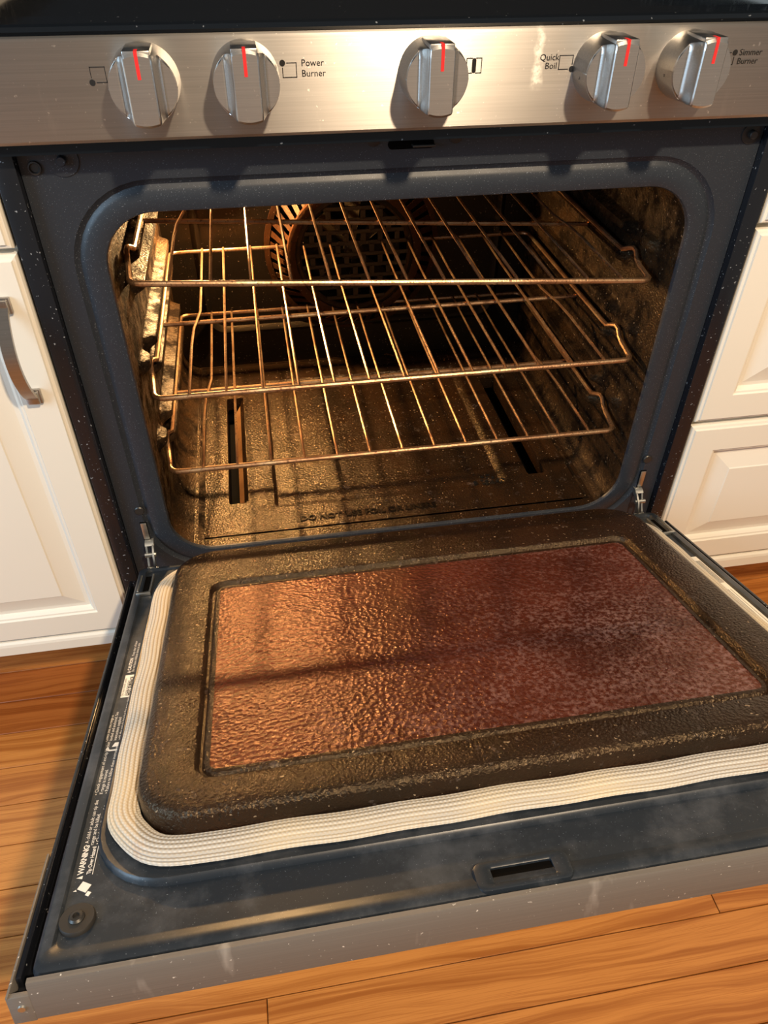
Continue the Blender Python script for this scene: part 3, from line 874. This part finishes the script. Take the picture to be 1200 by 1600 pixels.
# printed safety text on the left border of the skin, read from the front edge towards the oven
HT = -0.0026
RZ = Matrix.Rotation(PI/2, 4, 'Z')
def dtext(body, x, s, size, mat=WHITE_INK, bold=0.0, h=HT, name='printed_text', space=1.0):
    return text(name, body, size, mat, door, Matrix.Translation((x, -s, h)) @ RZ, bold=bold, space=space)
dtext('WARNING', -0.3312, 0.5003, 0.0058, bold=0.00016, space=0.9)
m = MB(); m.add([(-0.3310, -0.5045, HT), (-0.3310, -0.5015, HT), (-0.3355, -0.5030, HT)], [(0, 1, 2)]); m.build('warning_triangle', WHITE_INK, door, smooth=0)
dtext('Tip Over Hazard', -0.3260, 0.5010, 0.0040, bold=0.00006, space=0.9)
m = MB().box(-0.3246, -0.3242, -0.5015, -0.4760, HT-0.0002, HT+0.0001); m.build('underline', WHITE_INK, door, smooth=0)
for i, b in enumerate(('\u2022 A child or adult can tip the', 'range and be killed.', '\u2022 Check installation of the', 'anti-tip device per instructions.')):
    dtext(b, -0.3325+i*0.0040, 0.4745-(0 if b[0] == '\u2022' else -0.0), 0.0040)
for i, b in enumerate(('\u2022 Check engagement of anti-tip bracket', 'if range is moved.', '\u2022 Failure to follow these instructions', 'can result in death or serious burns.')):
    dtext(b, -0.3345+i*0.0040, 0.4225, 0.0040)
for i, b in enumerate(('Check that the range is', 'leveled and anchored. See', 'instructions supplied', 'with the anti-tip bracket for more details.')):
    dtext(b, -0.3370+i*0.0038, 0.3580, 0.0038)
# small range pictograms
def flat(name, polys, mat, h=HT):
    m = MB()
    for p in polys: m.loft([[(x, -s, h-0.0003) for x, s in p], [(x, -s, h) for x, s in p]], cap1=True)
    return m.build(name, mat, door, smooth=0)
flat('tipping_range_pictogram', [[(-0.3330, 0.5125), (-0.3265, 0.5165), (-0.3235, 0.5105), (-0.3300, 0.5065)], [(-0.3265, 0.5185), (-0.3240, 0.5200), (-0.3225, 0.5170), (-0.3250, 0.5155)],
                                  [(-0.3355, 0.5140), (-0.3335, 0.5130), (-0.3330, 0.5145)]], WHITE_INK)
flat('anti_tip_pictogram', [[(-0.3320, 0.3660), (-0.3265, 0.3660), (-0.3265, 0.3610), (-0.3300, 0.3610)],
                             [(-0.3370, 0.3690), (-0.3340, 0.3710), (-0.3265, 0.3715), (-0.3265, 0.3700), (-0.3335, 0.3695), (-0.3350, 0.3660), (-0.3362, 0.3660)]], WHITE_INK)
flat('warning_box', [[(-0.3350, 0.2965), (-0.3245, 0.2965), (-0.3245, 0.2610), (-0.3350, 0.2610)]], STICKER)
dtext('HOT SURFACE', -0.3262, 0.2950, 0.0046, INK, bold=0.0002, h=HT+0.0004)
for i, b in enumerate(('Do not touch oven', 'during operation')): dtext(b, -0.3325+i*0.0030, 0.2950, 0.0036, INK, h=HT+0.0004)
dtext('CAUTION', -0.3310, 0.2530, 0.0048, bold=0.00012)
m = MB(); m.add([(-0.3310, -0.2570, HT), (-0.3310, -0.2545, HT), (-0.3345, -0.2557, HT)], [(0, 1, 2)]); m.build('warning_triangle', WHITE_INK, door, smooth=0)
dtext('Keep clear of door', -0.3310, 0.2275, 0.0036)
for i, b in enumerate(('Do not leave children alone in area', 'where range is in use.')): dtext(b, -0.3275+i*0.0036, 0.2560, 0.0036)
# white rating label on the right border
flat('rating_label', [[(0.3285, 0.3700), (0.3385, 0.3700), (0.3385, 0.1650), (0.3285, 0.1650)]], STICKER)
m = MB()
for i in range(5):
    x = 0.3300+i*0.0016
    for k in range(3): m.box(x, x+0.0005, -(0.2300-0.0007*k)+0.0*k, -0.1760, HT, HT+0.0003)
    m.box(x, x+0.0004, -0.3600, -0.2450, HT, HT+0.0003) if i in (1, 3) else None
m.build('label_lines', GREY_INK, door, smooth=0)

# ================================================================== OVEN RACKS (lift-out things)
def make_rack(label, y, z, roll=0.0, jog=True):
    t = thing('oven_rack', label, 'oven rack', (0, y, z))
    t['group'] = 'wire racks in the oven'
    t.rotation_euler = (0, roll, 0)
    X0, X1 = 0.2960, 0.2970
    r = 0.0031
    def arcp(cx, cy, r_, a0, a1, n=5): return [(cx+r_*math.cos(a0+(a1-a0)*k/n), cy+r_*math.sin(a0+(a1-a0)*k/n), 0) for k in range(n+1)]
    # front bar with its rounded corners
    p = arcp(-X0+0.012, 0.012, 0.012, PI, 1.5*PI) + arcp(X0-0.012, 0.012, 0.012, 1.5*PI, 2*PI)
    MB().tube(p, 0.0034, 10).build('front_bar', RACK, t)
    for s in (-1, 1):
        p = [(s*X0, 0.012, 0), (s*(X0+0.003), 0.040, 0.001), (s*(X0+0.0050), 0.056, 0.004), (s*(X0+0.0055), 0.063, 0.0105), (s*(X0+0.005), 0.070, 0.0120), (s*(X0+0.003), 0.078, 0.0090),
             (s*X1, 0.088, 0.0035), (s*X1, 0.100, 0.0030), (s*X1, 0.410, 0.0030)]
        p += [(s*(X1-0.012+0.012*math.cos(a)), 0.420+0.012*math.sin(a), 0.0030) for a in (0.3, 0.6, 0.9, 1.2, PI/2)]
        MB().tube(p, r, 8).build('side_rail', RACK, t)
    MB().tube([(-X1+0.010, 0.432, 0.0030), (X1-0.010, 0.432, 0.0030)], r, 8).build('back_bar', RACK, t)
    MB().tube([(-X1, 0.196, -0.0035), (X1, 0.196, -0.0035)], r, 8).build('middle_bar', RACK, t)
    def wire(jx):
        zt = 0.0032
        pts_ = [(0, 0.0, 0.0022), (0, 0.004, zt), (0, 0.12, zt), (jx*0.2, 0.165, zt), (jx, 0.215, zt), (jx, 0.30, zt), (jx, 0.426, 0.0066), (jx, 0.4345, 0.0060)]
        m = MB().tube(pts_, 0.00185, 6)
        o = m.build('wire', RACK, t); return o
    base = wire(0.0)
    base.location = (-0.0427*5+0.0015, 0, 0)
    for k in range(-4, 6):
        o = base.copy(); C.objects.link(o); o.parent = t; o.location = (0.0427*k+0.0015, 0, 0)
    a = wire(0.0095); a.location = (-0.0427*6+0.0015, 0, 0)
    b = wire(-0.0095); b.location = (0.0427*6+0.0015, 0, 0)
    return t
make_rack('lowest wire oven rack, just above the oven bottom', 0.028, 0.1105)
make_rack('middle wire oven rack, level between the other two racks', 0.028, 0.2180)
make_rack('topmost wire oven rack, sitting crooked with its left side one guide higher', 0.028, 0.3405, roll=math.atan(0.0355/0.585))

# ================================================================== CABINETS
CYF = -0.012
def raised_front(x0, x1, z0, z1, mat=PAINT, name='door', parent=None, stile=0.040):
    """door or drawer front: eased outer edge, moulding step, bevelled raised panel"""
    m = MB()
    def rr(e, y): 
        return [(px, y, pz) for px, pz in ((x1-e, z1-e), (x0+e, z1-e), (x0+e, z0+e), (x1-e, z0+e))]
    y = CYF
    rings = [rr(0, y+0.019), rr(0, y+0.006), rr(0.0015, y+0.003), rr(0.0045, y+0.0022), rr(0.0055, y), rr(stile, y), rr(stile+0.0015, y+0.0022), rr(stile+0.004, y+0.0026),
             rr(stile+0.0065, y+0.0052), rr(stile+0.0085, y+0.0085), rr(stile+0.0135, y+0.0085), rr(stile+0.036, y+0.0022), rr(stile+0.0375, y+0.0010)]
    m.loft(rings, cap0=True, cap1=True)
    return m.build(name, mat, parent, smooth=0)
def cabinet(name, label, x0, x1):
    t = thing(name, label, 'cabinet', ((x0+x1)/2, 0.29, FZ))
    inv = (-(x0+x1)/2, -0.29, -FZ)
    m = MB().box(x0, x1, CYF+0.0195, 0.58, -0.150, 0.600)
    # base rail under the fronts
    b = m.build('cabinet_body', PAINT, t, smooth=0); b.location = inv
    m = MB()
    prof = [(CYF+0.02, -0.1275), (CYF+0.004, -0.1275), (CYF+0.001, -0.1300), (CYF, -0.1340), (CYF, -0.1500), (CYF+0.02, -0.1500)]
    m.loft([[(x, y, z) for y, z in prof] for x in (x0, x1)], cap0=True, cap1=True)
    o = m.build('base_rail', PAINT, t, smooth=0); o.location = inv
    m = MB().box(x0+0.001, x1-0.001, 0.0767, 0.57, FZ+0.001, -0.150)
    o = m.build('toe_kick', OAK, t, smooth=0); o.color = (0.75, 0.75, 0.75, 1); o.location = inv
    return t, inv
t, inv = cabinet('base_cabinet', 'cream base cabinet with one raised-panel door left of the range', -0.86, -0.3835)
dl = raised_front(-0.858, -0.3850, -0.1240, 0.4095, parent=t); dl.location = inv
dw = raised_front(-0.858, -0.3850, 0.4150, 0.594, parent=t, name='drawer_front', stile=0.030); dw.location = inv
# bow handle on square feet
hx = -0.4105
m = MB()
for zc in (0.2595, 0.3625):
    m.box(hx-0.0085, hx+0.0085, CYF-0.0045, CYF, zc-0.0085, zc+0.0085, 0.0012)
    m.box(hx-0.0065, hx+0.0065, CYF-0.0085, CYF-0.004, zc-0.0070, zc+0.0070, 0.0012)
rings = []
for k in range(17):
    u = k/16; zz = 0.2590+0.1040*u
    d = 0.006+0.0235*math.sin(u*PI)**0.75
    tx = (0.2590-0.3110); 
    th = 0.0022
    rings.append([(hx-0.0062, CYF-d-th, zz), (hx+0.0062, CYF-d-th, zz), (hx+0.0062, CYF-d+th, zz), (hx-0.0062, CYF-d+th, zz)])
m.loft(rings, cap0=True, cap1=True)
m.build('bow_handle', NICKEL, dl, smooth=40)
t, inv = cabinet('base_cabinet', 'cream cabinet with stacked raised-panel drawer fronts right of the range', 0.3835, 0.86)
for z0_, z1_ in ((-0.1240, 0.1300), (0.1370, 0.3900), (0.3970, 0.594)):
    o = raised_front(0.3850, 0.858, z0_, z1_, parent=t, name='drawer_front'); o.location = inv

# ================================================================== ADDED COUNTERTOPS either side, out of view, dark to keep bounce off the wall
for nm, xa, xb in (('left', -0.870, -0.3840), ('right', 0.3840, 0.870)):
    m = MB().box(xa, xb, CYF-0.020, 0.60, 0.6008, 0.6300, 0.003)
    o = m.build('countertop', COUNTER_DARK); o['label'] = 'added unseen dark countertop on the cabinet %s of the range' % nm; o['category'] = 'countertop'
    o['group'] = 'added countertops beside the range'
